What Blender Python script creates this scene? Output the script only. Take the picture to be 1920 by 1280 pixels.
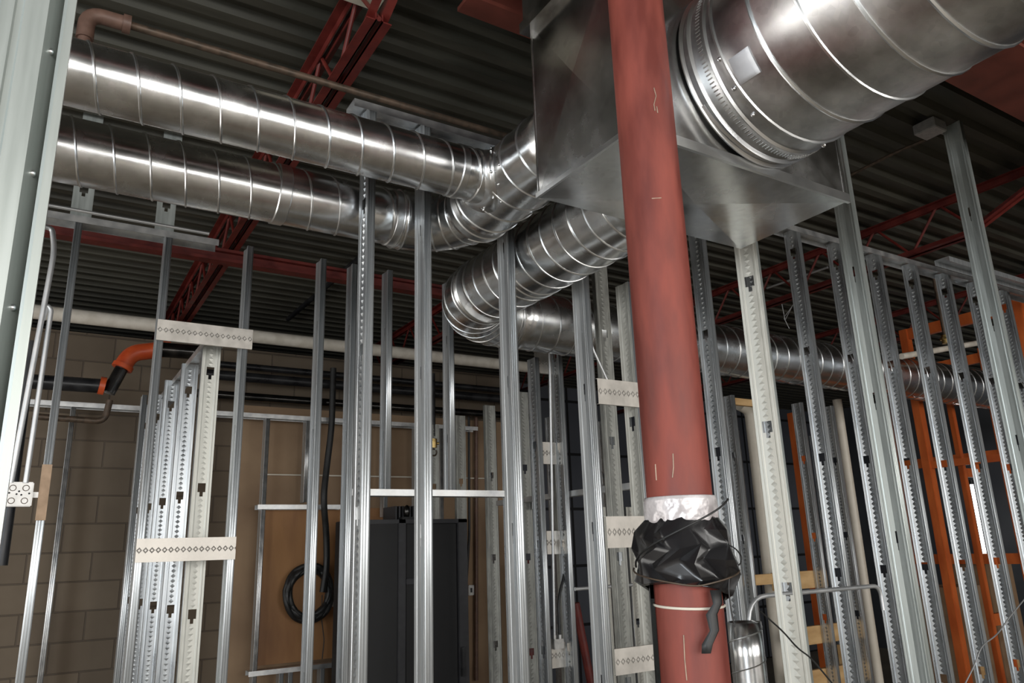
import bpy, bmesh, math, random
from mathutils import Vector, Matrix
from math import sin, cos, pi, radians, sqrt, atan2
random.seed(7)
for o in list(bpy.data.objects): bpy.data.objects.remove(o)
S = bpy.context.scene; C = S.collection

# ------------------------------------------------------------------ camera
CAM = Vector((0, 0, 1.75)); YAW, PIT, ROL, FPX = radians(32.19), radians(15.32), radians(1.93), 1417.4
cF = Vector((sin(YAW)*cos(PIT), cos(YAW)*cos(PIT), sin(PIT)))
_r = Vector((cos(YAW), -sin(YAW), 0)); _u = _r.cross(cF)
cR = _r*cos(ROL) - _u*sin(ROL); cU = _u*cos(ROL) + _r*sin(ROL)
cam = bpy.data.cameras.new('camera'); co = bpy.data.objects.new('camera', cam); C.objects.link(co)
cam.sensor_width = 36; cam.lens = FPX/1920*36; cam.clip_start = 0.05
co.matrix_world = Matrix(((cR.x, cU.x, -cF.x, CAM.x), (cR.y, cU.y, -cF.y, CAM.y), (cR.z, cU.z, -cF.z, CAM.z), (0, 0, 0, 1)))
S.camera = co
def at(x, y, X=None, Y=None, Z=None):
    """the point of the place seen at a pixel, on the plane X=, Y= or Z="""
    r = cF*FPX + cR*(x-960) + cU*(640-y)
    t = (X-CAM.x)/r.x if X is not None else (Y-CAM.y)/r.y if Y is not None else (Z-CAM.z)/r.z
    return CAM + r*t

# ------------------------------------------------------------------ world and light
w = bpy.data.worlds.new('world'); S.world = w; w.use_nodes = True
w.node_tree.nodes['Background'].inputs[0].default_value = (0.75, 0.86, 1, 1)
w.node_tree.nodes['Background'].inputs[1].default_value = 0.6
def area(name, loc, rot, sx, sy, power, col):
    l = bpy.data.lights.new(name, 'AREA'); l.shape = 'RECTANGLE'; l.size = sx; l.size_y = sy; l.energy = power; l.color = col
    o = bpy.data.objects.new(name, l); o.location = loc; o.rotation_euler = rot; C.objects.link(o); return o
# daylight coming in through the shop front behind the camera and the nearer left side opening
area('daylight_front_a', (-1.6, -5.6, 2.35), (radians(90), 0, 0), 2.6, 2.5, 165, (1, .97, .92))
area('daylight_front_b', (1.8, -5.6, 2.35), (radians(90), 0, 0), 3.2, 2.5, 200, (1, .97, .92))
area('daylight_front_c', (6.2, -5.6, 2.35), (radians(90), 0, 0), 3.4, 2.5, 170, (1, .96, .9))
area('daylight_left_a', (-4.8, -2.2, 2.0), (radians(90), 0, radians(-90)), 3.6, 2.6, 330, (.88, .95, 1))
area('fill_left_b', (-4.8, 3.9, 2.0), (radians(90), 0, radians(-90)), 3.6, 2.6, 120, (1, .95, .88))  # added warm fill for the block wall and stud webs
S.view_settings.view_transform = 'Standard'; S.view_settings.look = 'None'
S.view_settings.exposure = 0.0; S.view_settings.gamma = 1; S.view_settings.use_curve_mapping = False

# ------------------------------------------------------------------ materials
def N(nt, t, **k):
    n = nt.nodes.new(t)
    for a, b in k.items(): setattr(n, a, b)
    return n
def M(nt, op, a, b=None, c=None):
    n = N(nt, 'ShaderNodeMath', operation=op)
    for i, v in enumerate((a, b, c)):
        if v is None: continue
        if isinstance(v, (int, float)): n.inputs[i].default_value = v
        else: nt.links.new(v, n.inputs[i])
    return n.outputs[0]
def mat(name, col, col2=None, metal=0., rough=.5, scale=6., rvar=.1, bump=0., stretch=(1, 1, 1), detail=4., emit=None, lo=.35, hi=.65, extra=None, coat=0.):
    m = bpy.data.materials.new(name); m.use_nodes = True; nt = m.node_tree; b = nt.nodes['Principled BSDF']
    tc = N(nt, 'ShaderNodeTexCoord'); mp = N(nt, 'ShaderNodeMapping'); mp.inputs['Scale'].default_value = stretch
    nt.links.new(tc.outputs['Object'], mp.inputs[0])
    no = N(nt, 'ShaderNodeTexNoise'); no.inputs['Scale'].default_value = scale; no.inputs['Detail'].default_value = detail
    nt.links.new(mp.outputs[0], no.inputs[0])
    rp = N(nt, 'ShaderNodeValToRGB'); rp.color_ramp.elements[0].position = lo; rp.color_ramp.elements[1].position = hi
    rp.color_ramp.elements[0].color = (*col, 1); rp.color_ramp.elements[1].color = (*(col2 or col), 1)
    nt.links.new(no.outputs['Fac'], rp.inputs[0]); nt.links.new(rp.outputs[0], b.inputs['Base Color'])
    b.inputs['Metallic'].default_value = metal
    mr = N(nt, 'ShaderNodeMapRange'); mr.inputs[1].default_value = .3; mr.inputs[2].default_value = .7
    mr.inputs[3].default_value = rough-rvar; mr.inputs[4].default_value = rough+rvar
    nt.links.new(no.outputs['Fac'], mr.inputs[0]); nt.links.new(mr.outputs[0], b.inputs['Roughness'])
    b.inputs['Coat Weight'].default_value = coat
    h = no.outputs['Fac']
    if extra: h = extra(nt, tc, h, rp, b) or h
    if bump:
        bp = N(nt, 'ShaderNodeBump'); bp.inputs['Strength'].default_value = 1; bp.inputs['Distance'].default_value = bump
        nt.links.new(h, bp.inputs['Height']); nt.links.new(bp.outputs[0], b.inputs['Normal'])
    if emit:
        b.inputs['Emission Color'].default_value = (*emit[0], 1); b.inputs['Emission Strength'].default_value = emit[1]
    return m
def dimples(nt, tc, h, rp, b):
    """row of embossed diamonds down the middle of a stud web (object y = across, z = along)"""
    sx = N(nt, 'ShaderNodeSeparateXYZ'); nt.links.new(tc.outputs['Object'], sx.inputs[0])
    z = M(nt, 'MULTIPLY', sx.outputs[2], 1/.027); fz = M(nt, 'MULTIPLY', M(nt, 'ABSOLUTE', M(nt, 'SUBTRACT', M(nt, 'FRACT', z), .5)), 2.1)
    fy = M(nt, 'DIVIDE', M(nt, 'ABSOLUTE', M(nt, 'SUBTRACT', sx.outputs[1], .046)), .0125)
    d = M(nt, 'ADD', fz, fy)
    ring = M(nt, 'MAXIMUM', M(nt, 'SUBTRACT', 1.0, M(nt, 'MULTIPLY', M(nt, 'ABSOLUTE', M(nt, 'SUBTRACT', d, .72)), 3.6)), 0.)
    return M(nt, 'ADD', M(nt, 'MULTIPLY', ring, 1.), M(nt, 'MULTIPLY', h, .03))
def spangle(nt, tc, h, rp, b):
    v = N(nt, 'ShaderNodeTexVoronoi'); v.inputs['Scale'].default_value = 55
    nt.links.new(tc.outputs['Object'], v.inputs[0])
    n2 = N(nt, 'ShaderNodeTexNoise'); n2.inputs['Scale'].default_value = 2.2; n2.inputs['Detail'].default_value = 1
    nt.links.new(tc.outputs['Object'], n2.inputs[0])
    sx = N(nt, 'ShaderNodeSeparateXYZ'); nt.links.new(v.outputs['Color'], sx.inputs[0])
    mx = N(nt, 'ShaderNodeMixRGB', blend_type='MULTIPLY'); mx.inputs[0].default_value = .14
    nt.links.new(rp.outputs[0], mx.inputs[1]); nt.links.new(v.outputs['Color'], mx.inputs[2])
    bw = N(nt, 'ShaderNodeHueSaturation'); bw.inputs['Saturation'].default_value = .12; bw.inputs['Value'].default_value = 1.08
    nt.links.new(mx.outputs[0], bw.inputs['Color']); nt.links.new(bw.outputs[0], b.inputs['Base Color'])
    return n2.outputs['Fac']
G1, G2 = (.50, .53, .55), (.66, .68, .69)
m_web = mat('galvanized_dimpled', (.46, .49, .52), (.62, .65, .67), .86, .30, 30, .05, 0, stretch=(1, 1, .15))
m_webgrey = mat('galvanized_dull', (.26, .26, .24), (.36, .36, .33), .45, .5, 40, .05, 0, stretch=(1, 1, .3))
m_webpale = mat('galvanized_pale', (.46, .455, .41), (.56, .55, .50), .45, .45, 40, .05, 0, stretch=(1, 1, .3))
m_gal = mat('galvanized', G1, G2, .78, .36, 40, .06, 0, stretch=(1, 1, .06))
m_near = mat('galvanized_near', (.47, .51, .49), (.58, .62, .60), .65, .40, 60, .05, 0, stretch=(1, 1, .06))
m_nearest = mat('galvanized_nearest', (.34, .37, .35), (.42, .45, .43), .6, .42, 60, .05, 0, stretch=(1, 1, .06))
m_track = mat('galvanized_track', (.50, .51, .52), (.68, .68, .67), .85, .38, 16, .06, 0)
m_duct = mat('spiral_duct_steel', (.60, .61, .61), (.76, .76, .75), 1, .25, 7, .06, .012, extra=spangle)
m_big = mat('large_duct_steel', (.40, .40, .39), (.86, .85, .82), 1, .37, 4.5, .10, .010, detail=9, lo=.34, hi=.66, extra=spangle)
m_seam = mat('lock_seam_steel', (.66, .67, .68), (.76, .76, .75), 1, .30, 8, .02)
m_plen = mat('plenum_sheet', (.48, .48, .45), (.76, .75, .70), 1, .22, 5, .08, .013, detail=6, lo=.25, hi=.75, extra=spangle)
m_deck = mat('deck_paint', (.036, .034, .025), (.068, .064, .048), .0, .6, 9, .1, stretch=(.15, 1, 1))
m_red = mat('red_primer', (.085, .008, .006), (.145, .017, .011), 0, .5, 12, .1, .002)
m_brown = mat('girder_primer', (.10, .024, .015), (.17, .040, .025), 0, .6, 5, .1, .002)
m_col = mat('column_red', (.14, .026, .018), (.26, .056, .038), 0, .6, 16, .1, .0015, stretch=(1, 1, .25), detail=8)
m_scr = mat('scratched_metal', (.30, .23, .17), (.45, .32, .24), .3, .5, 90)
m_white = mat('white_jacket', (.58, .53, .45), (.70, .65, .57), 0, .55, 14, .08)
m_black = mat('black_pipe', (.012, .012, .014), (.03, .03, .032), .3, .35, 10, .1)
m_blackp = mat('black_plastic_sheet', (.006, .006, .007), (.014, .013, .014), 0, .27, 9, .04, .003, detail=2, coat=.15)
m_tape = mat('clear_wrap', (.42, .38, .38), (.70, .66, .66), .1, .25, 20, .06, .006, detail=3)
m_rusty = mat('old_steel_pipe', (.06, .045, .032), (.12, .08, .055), .4, .5, 30, .1)
m_copper = mat('brown_pipe_fitting', (.10, .055, .04), (.16, .09, .065), .1, .5, 20, .1)
m_orpipe = mat('orange_red_paint', (.42, .055, .015), (.60, .10, .025), 0, .4, 8, .1)
m_or = mat('orange_rack_paint', (.46, .085, .016), (.66, .15, .03), .1, .45, 9, .1, stretch=(1, 1, .3))
m_wood = mat('plywood', (.22, .095, .032), (.38, .19, .075), 0, .6, 5, .1, .002, stretch=(1, 1, .22), detail=8)
m_lumber = mat('lumber', (.52, .31, .13), (.70, .46, .22), 0, .6, 14, .08, stretch=(.3, 1, 1))
m_rack = mat('rack_black', (.005, .005, .006), (.009, .009, .010), 0, .6, 30, .05)
m_rackf = mat('rack_frame', (.018, .018, .021), (.030, .030, .034), .1, .5, 20, .05)
m_cable = mat('cable_black', (.008, .008, .008), (.02, .02, .02), 0, .5, 20)
m_box = mat('junction_box_steel', (.40, .39, .38), (.52, .51, .49), .7, .42, 40, .08)
m_emt = mat('conduit', (.50, .51, .52), (.60, .60, .60), .7, .42, 12, .03)
m_pvc = mat('pvc', (.66, .60, .50), (.74, .68, .58), 0, .4, 6, .05)
m_paper = mat('paper_tag', (.72, .72, .74), (.80, .80, .81), 0, .7, 20)
m_brass = mat('brass', (.55, .38, .14), (.72, .52, .22), 1, .3, 20)
m_floor = mat('concrete_floor', (.20, .168, .128), (.30, .26, .205), 0, .55, 1.3, .1, detail=8)
m_wallf = mat('painted_wall', (.26, .25, .23), (.32, .31, .29), 0, .8, 3)
m_litwall = mat('warm_lit_wall_tan', (.235, .15, .088), (.32, .215, .13), 0, .75, 2.5, .05, detail=6)  # lighter tan with the warm light on the back wall put into it
m_dark = mat('dark_panel', (.050, .055, .066), (.085, .090, .10), .1, .5, 1.2, .1)
m_cream = mat('cream_sheet', (.42, .39, .31), (.52, .48, .39), 0, .5, 5)
m_tube = mat('lit_tube', (1, 1, 1), emit=((1, .97, .93), 9))
m_lampon = mat('lit_lamp', (1, 1, 1), emit=((1, .88, .7), 3))
m_chrome = mat('glossy_dark_pipe', (.03, .03, .03), (.08, .075, .07), .9, .18, 10, .05)
def block(nt, tc, h, rp, b):
    mp = N(nt, 'ShaderNodeMapping'); mp.inputs['Rotation'].default_value = (radians(90), 0, 0)
    nt.links.new(tc.outputs['Object'], mp.inputs[0])
    br = N(nt, 'ShaderNodeTexBrick'); br.inputs['Scale'].default_value = 1; br.inputs['Brick Width'].default_value = .406; br.inputs['Row Height'].default_value = .203
    br.inputs['Mortar Size'].default_value = .006; br.inputs['Mortar Smooth'].default_value = .3
    br.inputs['Color1'].default_value = (.128, .098, .070, 1); br.inputs['Color2'].default_value = (.155, .120, .085, 1); br.inputs['Mortar'].default_value = (.098, .075, .055, 1)
    nt.links.new(mp.outputs[0], br.inputs[0])
    mx = N(nt, 'ShaderNodeMixRGB', blend_type='MULTIPLY'); mx.inputs[0].default_value = .8
    nt.links.new(br.outputs[0], mx.inputs[1]); nt.links.new(rp.outputs[0], mx.inputs[2]); nt.links.new(mx.outputs[0], b.inputs['Base Color'])
    return M(nt, 'ADD', M(nt, 'MULTIPLY', br.outputs['Fac'], -1.), M(nt, 'MULTIPLY', h, .3))
m_cmu = mat('block_wall', (.75, .72, .68), (1, 1, 1), 0, .85, 3, .05, .006, extra=block)
def panels(nt, tc, h, rp, b):
    mp = N(nt, 'ShaderNodeMapping'); mp.inputs['Rotation'].default_value = (radians(90), 0, 0)
    nt.links.new(tc.outputs['Object'], mp.inputs[0])
    br = N(nt, 'ShaderNodeTexBrick'); br.offset = 0; br.inputs['Scale'].default_value = 1; br.inputs['Brick Width'].default_value = .9; br.inputs['Row Height'].default_value = .75
    br.inputs['Mortar Size'].default_value = .02
    br.inputs['Color1'].default_value = (.13, .14, .165, 1); br.inputs['Color2'].default_value = (.095, .103, .125, 1); br.inputs['Mortar'].default_value = (.012, .012, .014, 1)
    nt.links.new(mp.outputs[0], br.inputs[0]); nt.links.new(br.outputs[0], b.inputs['Base Color'])
m_panels = mat('dark_wall_panels', (.08, .09, .1), None, .1, .5, 3, .1, extra=panels)

# ------------------------------------------------------------------ mesh helpers
def link(name, me, m, parent=None, loc=None, rotz=None):
    if me is not None and m is not None and me.materials and me.materials[0] != m: me = me.copy(); me.materials.clear()
    o = bpy.data.objects.new(name, me); C.objects.link(o)
    if me is not None and m is not None and not me.materials: me.materials.append(m)
    if parent: o.parent = parent
    if loc is not None: o.location = loc
    if rotz is not None: o.rotation_euler = (0, 0, rotz)
    return o
def tag(o, label, cat, group=None):
    o['label'] = label; o['category'] = cat
    if group: o['group'] = group
    return o
def thing(name, label, cat, loc=(0, 0, 0), rotz=0, group=None):
    o = bpy.data.objects.new(name, None); C.objects.link(o); o.location = loc; o.rotation_euler = (0, 0, rotz); o.empty_display_size = .05
    return tag(o, label, cat, group)
def struct(name, me, m):
    o = link(name, me, m); o['kind'] = 'structure'; return o
def mesh_of(bm, name='m', smooth=None):
    bmesh.ops.recalc_face_normals(bm, faces=bm.faces)
    me = bpy.data.meshes.new(name); bm.to_mesh(me); bm.free()
    if smooth is not None:
        me.polygons.foreach_set('use_smooth', [True]*len(me.polygons))
        try: me.set_sharp_from_angle(angle=radians(smooth))
        except Exception: pass
    return me
def box(bm, c, s, M4=None):
    r = bmesh.ops.create_cube(bm, size=1, matrix=Matrix.Translation(c) @ Matrix.Diagonal((*s, 1)))
    if M4: bmesh.ops.transform(bm, matrix=M4, verts=r['verts'])
    return r['verts']
def box2(bm, a, b):
    a, b = Vector(a), Vector(b); return box(bm, (a+b)/2, [abs(v) for v in (b-a)])
def boxmesh(a, b, bev=0.):
    bm = bmesh.new(); box2(bm, a, b)
    if bev: bmesh.ops.bevel(bm, geom=bm.edges[:], offset=bev, segments=2, affect='EDGES')
    return mesh_of(bm, smooth=30 if bev else None)
def sweep(bm, pts, r, n=12, cap=True, closed=False):
    """tube along a path; r may be a list"""
    pts = [Vector(p) for p in pts]; k = len(pts); rs = r if isinstance(r, (list, tuple)) else [r]*k
    T = []
    for i in range(k):
        a = pts[(i-1) % k] if (closed or i) else pts[0]; b = pts[(i+1) % k] if (closed or i < k-1) else pts[-1]
        T.append((b-a).normalized())
    ref = Vector((0, 0, 1)) if abs(T[0].z) < .9 else Vector((1, 0, 0))
    nrm = (ref - T[0]*ref.dot(T[0])).normalized(); rings = []
    for i in range(k):
        nrm = (nrm - T[i]*nrm.dot(T[i])).normalized(); bi = T[i].cross(nrm)
        rings.append([bm.verts.new(pts[i] + (nrm*cos(2*pi*j/n) + bi*sin(2*pi*j/n))*rs[i]) for j in range(n)])
    for i in range(k if closed else k-1):
        A, B = rings[i], rings[(i+1) % k]
        for j in range(n): bm.faces.new((A[j], A[(j+1) % n], B[(j+1) % n], B[j]))
    if cap and not closed: bm.faces.new(rings[0]); bm.faces.new(rings[-1])
    return rings
def tube(pts, r, n=12, cap=True, smooth=40):
    bm = bmesh.new(); sweep(bm, pts, r, n, cap); return mesh_of(bm, smooth=smooth)
def arc(c, a, b, r, t0, t1, n=8):
    c, a, b = Vector(c), Vector(a), Vector(b)
    return [c + a*cos(t0+(t1-t0)*i/n)*r + b*sin(t0+(t1-t0)*i/n)*r for i in range(n+1)]
def bend(pts, r, n=6):
    """round the corners of a polyline"""
    pts = [Vector(p) for p in pts]; out = [pts[0]]
    for i in range(1, len(pts)-1):
        p = pts[i]; u = (pts[i-1]-p); v = (pts[i+1]-p); d = min(r, u.length*.49, v.length*.49)
        a = p+u.normalized()*d; b = p+v.normalized()*d
        for k in range(n+1):
            t = k/n; out.append(a*(1-t)**2 + p*2*t*(1-t) + b*t*t)
    return out + [pts[-1]]
def strip(bm, prof, z0, z1):
    """extrude an open polyline (x,y) in z"""
    a = [bm.verts.new((x, y, z0)) for x, y in prof]; b = [bm.verts.new((x, y, z1)) for x, y in prof]
    for i in range(len(prof)-1): bm.faces.new((a[i], a[i+1], b[i+1], b[i]))
def solidify(o, t=.0012):
    m = o.modifiers.new('thick', 'SOLIDIFY'); m.thickness = t; m.offset = 0; return o

# ------------------------------------------------------------------ the setting
def plane_box(name, a, b, m): return struct(name, boxmesh(a, b), m)
plane_box('floor', (-5.2, -6.2, -.1), (12.2, 8.9, 0), m_floor)
bm = bmesh.new(); y = -6.2; prof = []
while y < 8.9:
    for dy, z in ((0, 3.99), (.060, 3.99), (.078, 3.95), (.132, 3.95)): prof.append((y+dy, z))
    y += .150
va = [bm.verts.new((-5.2, a, b)) for a, b in prof]; vb = [bm.verts.new((12.2, a, b)) for a, b in prof]
for i in range(len(prof)-1): bm.faces.new((va[i], va[i+1], vb[i+1], vb[i]))
r = bmesh.ops.extrude_face_region(bm, geom=bm.faces[:]); bmesh.ops.translate(bm, vec=(0, 0, .01), verts=[v for v in r['geom'] if isinstance(v, bmesh.types.BMVert)])
struct('ceiling', mesh_of(bm), m_deck)
plane_box('wall_back', (-5.2, 6.5, 0), (3.95, 6.7, 3.47), m_cmu)
plane_box('lit_wall_board_1', (1.35, 6.46, 0), (3.95, 6.5, 2.98), m_litwall)  # added board, painting the more warmly lit stretch of the back wall
plane_box('wall_far_back', (-5.2, 8.6, 0), (12.2, 8.8, 3.95), m_panels)
plane_box('wall_back_return', (3.95, 6.5, 0), (4.1, 8.6, 3.47), m_dark)
plane_box('wall_right', (12, -6.2, 0), (12.2, 8.6, 3.95), m_dark)
# shop front behind the camera: sill, header and piers with open bays
bm = bmesh.new(); box2(bm, (-5.2, -6.2, 0), (12.2, -6, 1.0)); box2(bm, (-5.2, -6.2, 3.65), (12.2, -6, 3.95))
for x0, x1 in ((-5.2, -3.1), (-.2, .1), (3.6, 4.3), (8.1, 12.2)): box2(bm, (x0, -6.2, 1.0), (x1, -6, 3.65))
struct('wall_front', mesh_of(bm), m_wallf)
bm = bmesh.new(); box2(bm, (-5.2, -6, 0), (-5, 8.6, .6)); box2(bm, (-5.2, -6, 3.4), (-5, 8.6, 3.95))
for y0, y1 in ((-6, -4.1), (-.3, 2.0), (5.8, 8.6)): box2(bm, (-5.2, y0, .6), (-5, y1, 3.4))
struct('wall_left', mesh_of(bm), m_wallf)

# ------------------------------------------------------------------ steel studs
D, FL, LIP = .092, .032, .007
cache = {}
def stud_mesh(L, kind, hz):
    key = (round(L, 3), kind, round(hz, 3))
    if key in cache: return cache[key]
    bm = bmesh.new()
    wy = .019 if kind != 'slot' else .0045
    ys = [0, .010, .013, .019, .022, .046-wy, .046-wy*.42, .046, .046+wy*.42, .046+wy, .070, .073, .079, .082, D]
    vx = {.046: -.0035}
    def px(yv):
        base = .0055*(1-abs(yv-.046)/.046)
        if .0129 < yv < .0191 or .0729 < yv < .0791: base -= .0012
        return base
    zs = {0., L}; holes = []
    z = hz
    while z < L-.1:
        if z > .1:
            if kind == 'slot': holes.append((z-.03, z, .5, z+.05))
            else: holes.append((z-.022, z, .42, z+.045))
        z += .61
    for a, b, _, c in holes: zs |= {a, b, c}
    zs = sorted(zs); ys = sorted(set(round(v, 5) for v in ys)); V = {}
    def v(i, j):
        if (i, j) not in V: V[i, j] = bm.verts.new((px(ys[i]), ys[i], zs[j]))
        return V[i, j]
    for j in range(len(zs)-1):
        zm = (zs[j]+zs[j+1])/2
        for i in range(len(ys)-1):
            ym = abs((ys[i]+ys[i+1])/2-.046); cut = False
            for a, b, f, c in holes:
                if a < zm < b and ym < wy*.42 or b < zm < c and ym < wy: cut = True
            if not cut: bm.faces.new((v(i, j), v(i+1, j), v(i+1, j+1), v(i, j+1)))
    if kind != 'slot':
        zd = .02
        while zd < L-.02:
            if all(not (a-.014 < zd < c+.014) for a, b, f, c in holes):
                q = [bm.verts.new((px(.046+dy)-.0004, .046+dy, zd+dz)) for dy, dz in ((-.0125, 0), (0, -.0115), (.0125, 0), (0, .0115))]
                tp = bm.verts.new((px(.046)-(.0062 if kind == 'key' else .0022), .046, zd))
                for i in range(4): bm.faces.new((q[i], q[(i+1) % 4], tp))
            zd += .0265
    me_ = bpy.data.meshes.new('web'); bm.to_mesh(me_); bm.free(); web = me_
    fl = []
    for s, y0 in ((1, 0), (-1, D)):
        bm = bmesh.new(); pr = [(0, y0), (.006, y0), (.008, y0+s*.0013), (.011, y0+s*.0013), (.013, y0), (.016, y0), (.018, y0+s*.0013), (.021, y0+s*.0013), (.023, y0), (FL, y0), (FL, y0+s*LIP)]
        strip(bm, pr, 0, L); fl.append(mesh_of(bm, smooth=20))
    cache[key] = (web, fl[0], fl[1]); return cache[key]
def stud(x, y, z0, z1, label, group, rot=0., kind='key', hz=.35, wm=None, fm=None, name='steel_stud'):
    me = stud_mesh(z1-z0, kind, hz)
    t = thing(name, label, 'stud', (x, y, z0), rot, group)
    wm = wm or (m_web if kind == 'key' else m_gal)
    solidify(link('web', me[0], wm, t)); solidify(link('flange', me[1], fm or m_gal, t)); solidify(link('flange', me[2], fm or m_gal, t))
    return t
ORD = 'first second third fourth fifth sixth seventh eighth ninth tenth eleventh twelfth thirteenth fourteenth'.split()
# near partition, 16 in centres, front faces on Y = 2.625
YN = 2.625; ZN = 3.54; GN = 'studs of the near partition'
left_lab = {1.243: 'tall ribbed galvanized stud meeting the upper round duct, paired with one just left of it',
            1.649: 'galvanized stud rising between the branch duct elbow and the thick elbowed duct',
            2.055: 'galvanized stud ending beneath the thick sloping duct, left upright of the framed panel'}
for k in range(13):
    x = 1.243+.406*k
    xr = round(x, 3)
    if xr in left_lab: lab = left_lab[xr]
    elif k == 3: lab = 'galvanized stud mostly hidden behind the red round column'
    elif k == 4: lab = 'dimpled galvanized stud standing just right of the red column'
    elif k == 5: lab = 'galvanized stud hidden close behind the pale wide-faced stud under the plenum'
    else: lab = 'dimpled stud of the near partition, %s right of the pale stud under the plenum' % ORD[k-6]
    stud(x, YN, .03, ZN, lab, GN, kind='slot' if k < 3 else 'key', hz=.30 if k > 3 else .55)
stud(.995, YN, .03, ZN, 'leftmost stud of the near partition, dark dimpled side and bright ribbed edge', GN, kind='key', hz=.62)
stud(2.325, YN, .03, 2.98, 'galvanized stud immediately left of the red column, right upright of the framed panel', GN, kind='flat', hz=.42, wm=m_webpale)
def track(a, b, y, z, label, dep=.096, h=.035, down=True, m=None, name='steel_track', along='X', group=None):
    """C track; flanges point down (top track) or up"""
    bm = bmesh.new(); s = -1 if down else 1; L = b-a
    pr = [(s*h, -.002), (0, -.002), (0, dep-.002), (s*h, dep-.002)]
    va = [bm.verts.new((0, q, p)) for p, q in pr]; vb = [bm.verts.new((L, q, p)) for p, q in pr]
    for i in range(3): bm.faces.new((va[i], va[i+1], vb[i+1], vb[i]))
    o = link(name, mesh_of(bm), m or m_track)
    if along == 'X': o.location = (a, y, z)
    else: o.location = (y+dep, a, z); o.rotation_euler = (0, 0, pi/2)
    solidify(o, .0014); tag(o, label, 'track', group); return o
track(.93, 6.7, YN, ZN+.008, 'galvanized top track of the near partition running under the roof deck')
# near row just in front, wide pale studs
stud(2.45, 1.95, .03, 3.4, 'wide pale stud under the back corner of the plenum, diamond dimples and keyhole slots', 'wide pale studs', kind='flat', hz=.30, fm=m_near, wm=m_webpale, rot=.42)
stud(3.18, 1.95, .03, 3.93, 'wide ribbed stud behind the right corner of the plenum', 'wide pale studs', kind='slot', hz=.47, wm=m_near, fm=m_near)
stud(4.07, 1.80, .03, 3.93, 'wide ribbed pale stud at the far right, rising to the big round duct', 'wide pale studs', kind='slot', hz=.30, wm=m_near, fm=m_near)
# middle partition
YA = 3.97; ZA = 3.38; GA = 'studs of the middle partition'
labA = ['galvanized stud with the tan paper patch, next to the conduits',
        'galvanized stud carrying the left ends of the two flat blocking straps',
        'galvanized stud carrying the right ends of the two flat blocking straps',
        'galvanized stud standing in front of the coiled cable',
        None, None, 'galvanized stud hidden directly behind the one between the elbows',
        'galvanized stud below the thick horizontal duct, right of the small blocking pieces']
for k in range(15):
    x = .017+.406*k
    if k in (4, 5):
        stud(x, YA, 2.07, ZA, ['short stud standing on the door header, left one, behind the near partition', 'short stud standing on the door header, right one, under the duct elbow'][k-4], GA, kind='slot', hz=.3); continue
    zt = ZA if k < 8 else 2.84
    lab = labA[k] if k < 8 else 'thin distant galvanized stud behind the near partition, %s to the right of the red column' % ORD[k-8]
    stud(x, YA, .03, zt, lab, GA, kind='slot' if k < 4 else 'key', hz=.5)
stud(1.42, YA, .03, ZA, 'galvanized door jamb stud right of the coiled cable', GA, kind='slot', hz=.5)
stud(2.67, YA, .03, 2.95, 'galvanized stud beneath the thick duct, left of the small blocking pieces', GA, kind='key', hz=.5)
track(-.3, .68, YA, ZA+.004, 'loose galvanized top track crossing the left studs below the lower round duct')
track(1.45, 2.45, YA, 2.055, 'galvanized door header track across the middle of the picture', down=False)
# hangers above the left track
for i, (px, lab) in enumerate(((152, 'flat keyhole hanger plate on the left, above the loose track'), (312, 'flat keyhole hanger plate on the right, above the loose track'))):
    p = at(px, 400, Y=4.0); bm = bmesh.new()
    zb, zt = 3.385, 3.99
    ys = [-.046, -.019, -.008, .008, .019, .046]; zz = [zb, zb+.13, zb+.15, zb+.19, zt]
    for j in range(4):
        for q in range(5):
            if (j == 1 and q == 2) or (j == 2 and q in (1, 2, 3)): continue
            vs = [bm.verts.new((a, 0, b)) for a, b in ((ys[q], zz[j]), (ys[q+1], zz[j]), (ys[q+1], zz[j+1]), (ys[q], zz[j+1]))]; bm.faces.new(vs)
    bmesh.ops.remove_doubles(bm, verts=bm.verts[:], dist=1e-5)
    o = link('hanger_plate', mesh_of(bm), m_near, loc=(p.x, 4.03, 0)); solidify(o); tag(o, lab, 'hanger plate', 'keyhole hanger plates')
# side partition running away behind the middle one (webs face the camera)
SP = [(.765, 4.16), (.745, 4.70), (.722, 5.2), (.702, 5.7), (.690, 6.12)]
lp = ['nearest and brightest, with large diamond dimples', 'second from the right, bluish', 'third from the right', 'fourth from the right', 'farthest, at the left end']
for (x, y), l in zip(SP, lp):
    stud(x, y, .03, 2.87, 'dimpled stud in the cluster left of the plywood, '+l, 'studs of the side partition', rot=pi/2, kind='flat', hz=.22, wm=m_webpale if y < 4.5 else m_web)
track(4.1, 6.3, .67, 2.875, 'top track of the receding side partition at the left', along='Y')
# two dark studs left of the cluster, back to back
for i, (x, y, l) in enumerate(((.60, 5.5, 'grey stud edge at the left side of the dimpled cluster, inner one'), (.56, 5.75, 'grey stud edge at the left side of the dimpled cluster, outer one'))):
    stud(x, y, .03, 2.87, l, 'studs of the side partition', kind='slot', hz=.5)
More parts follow.
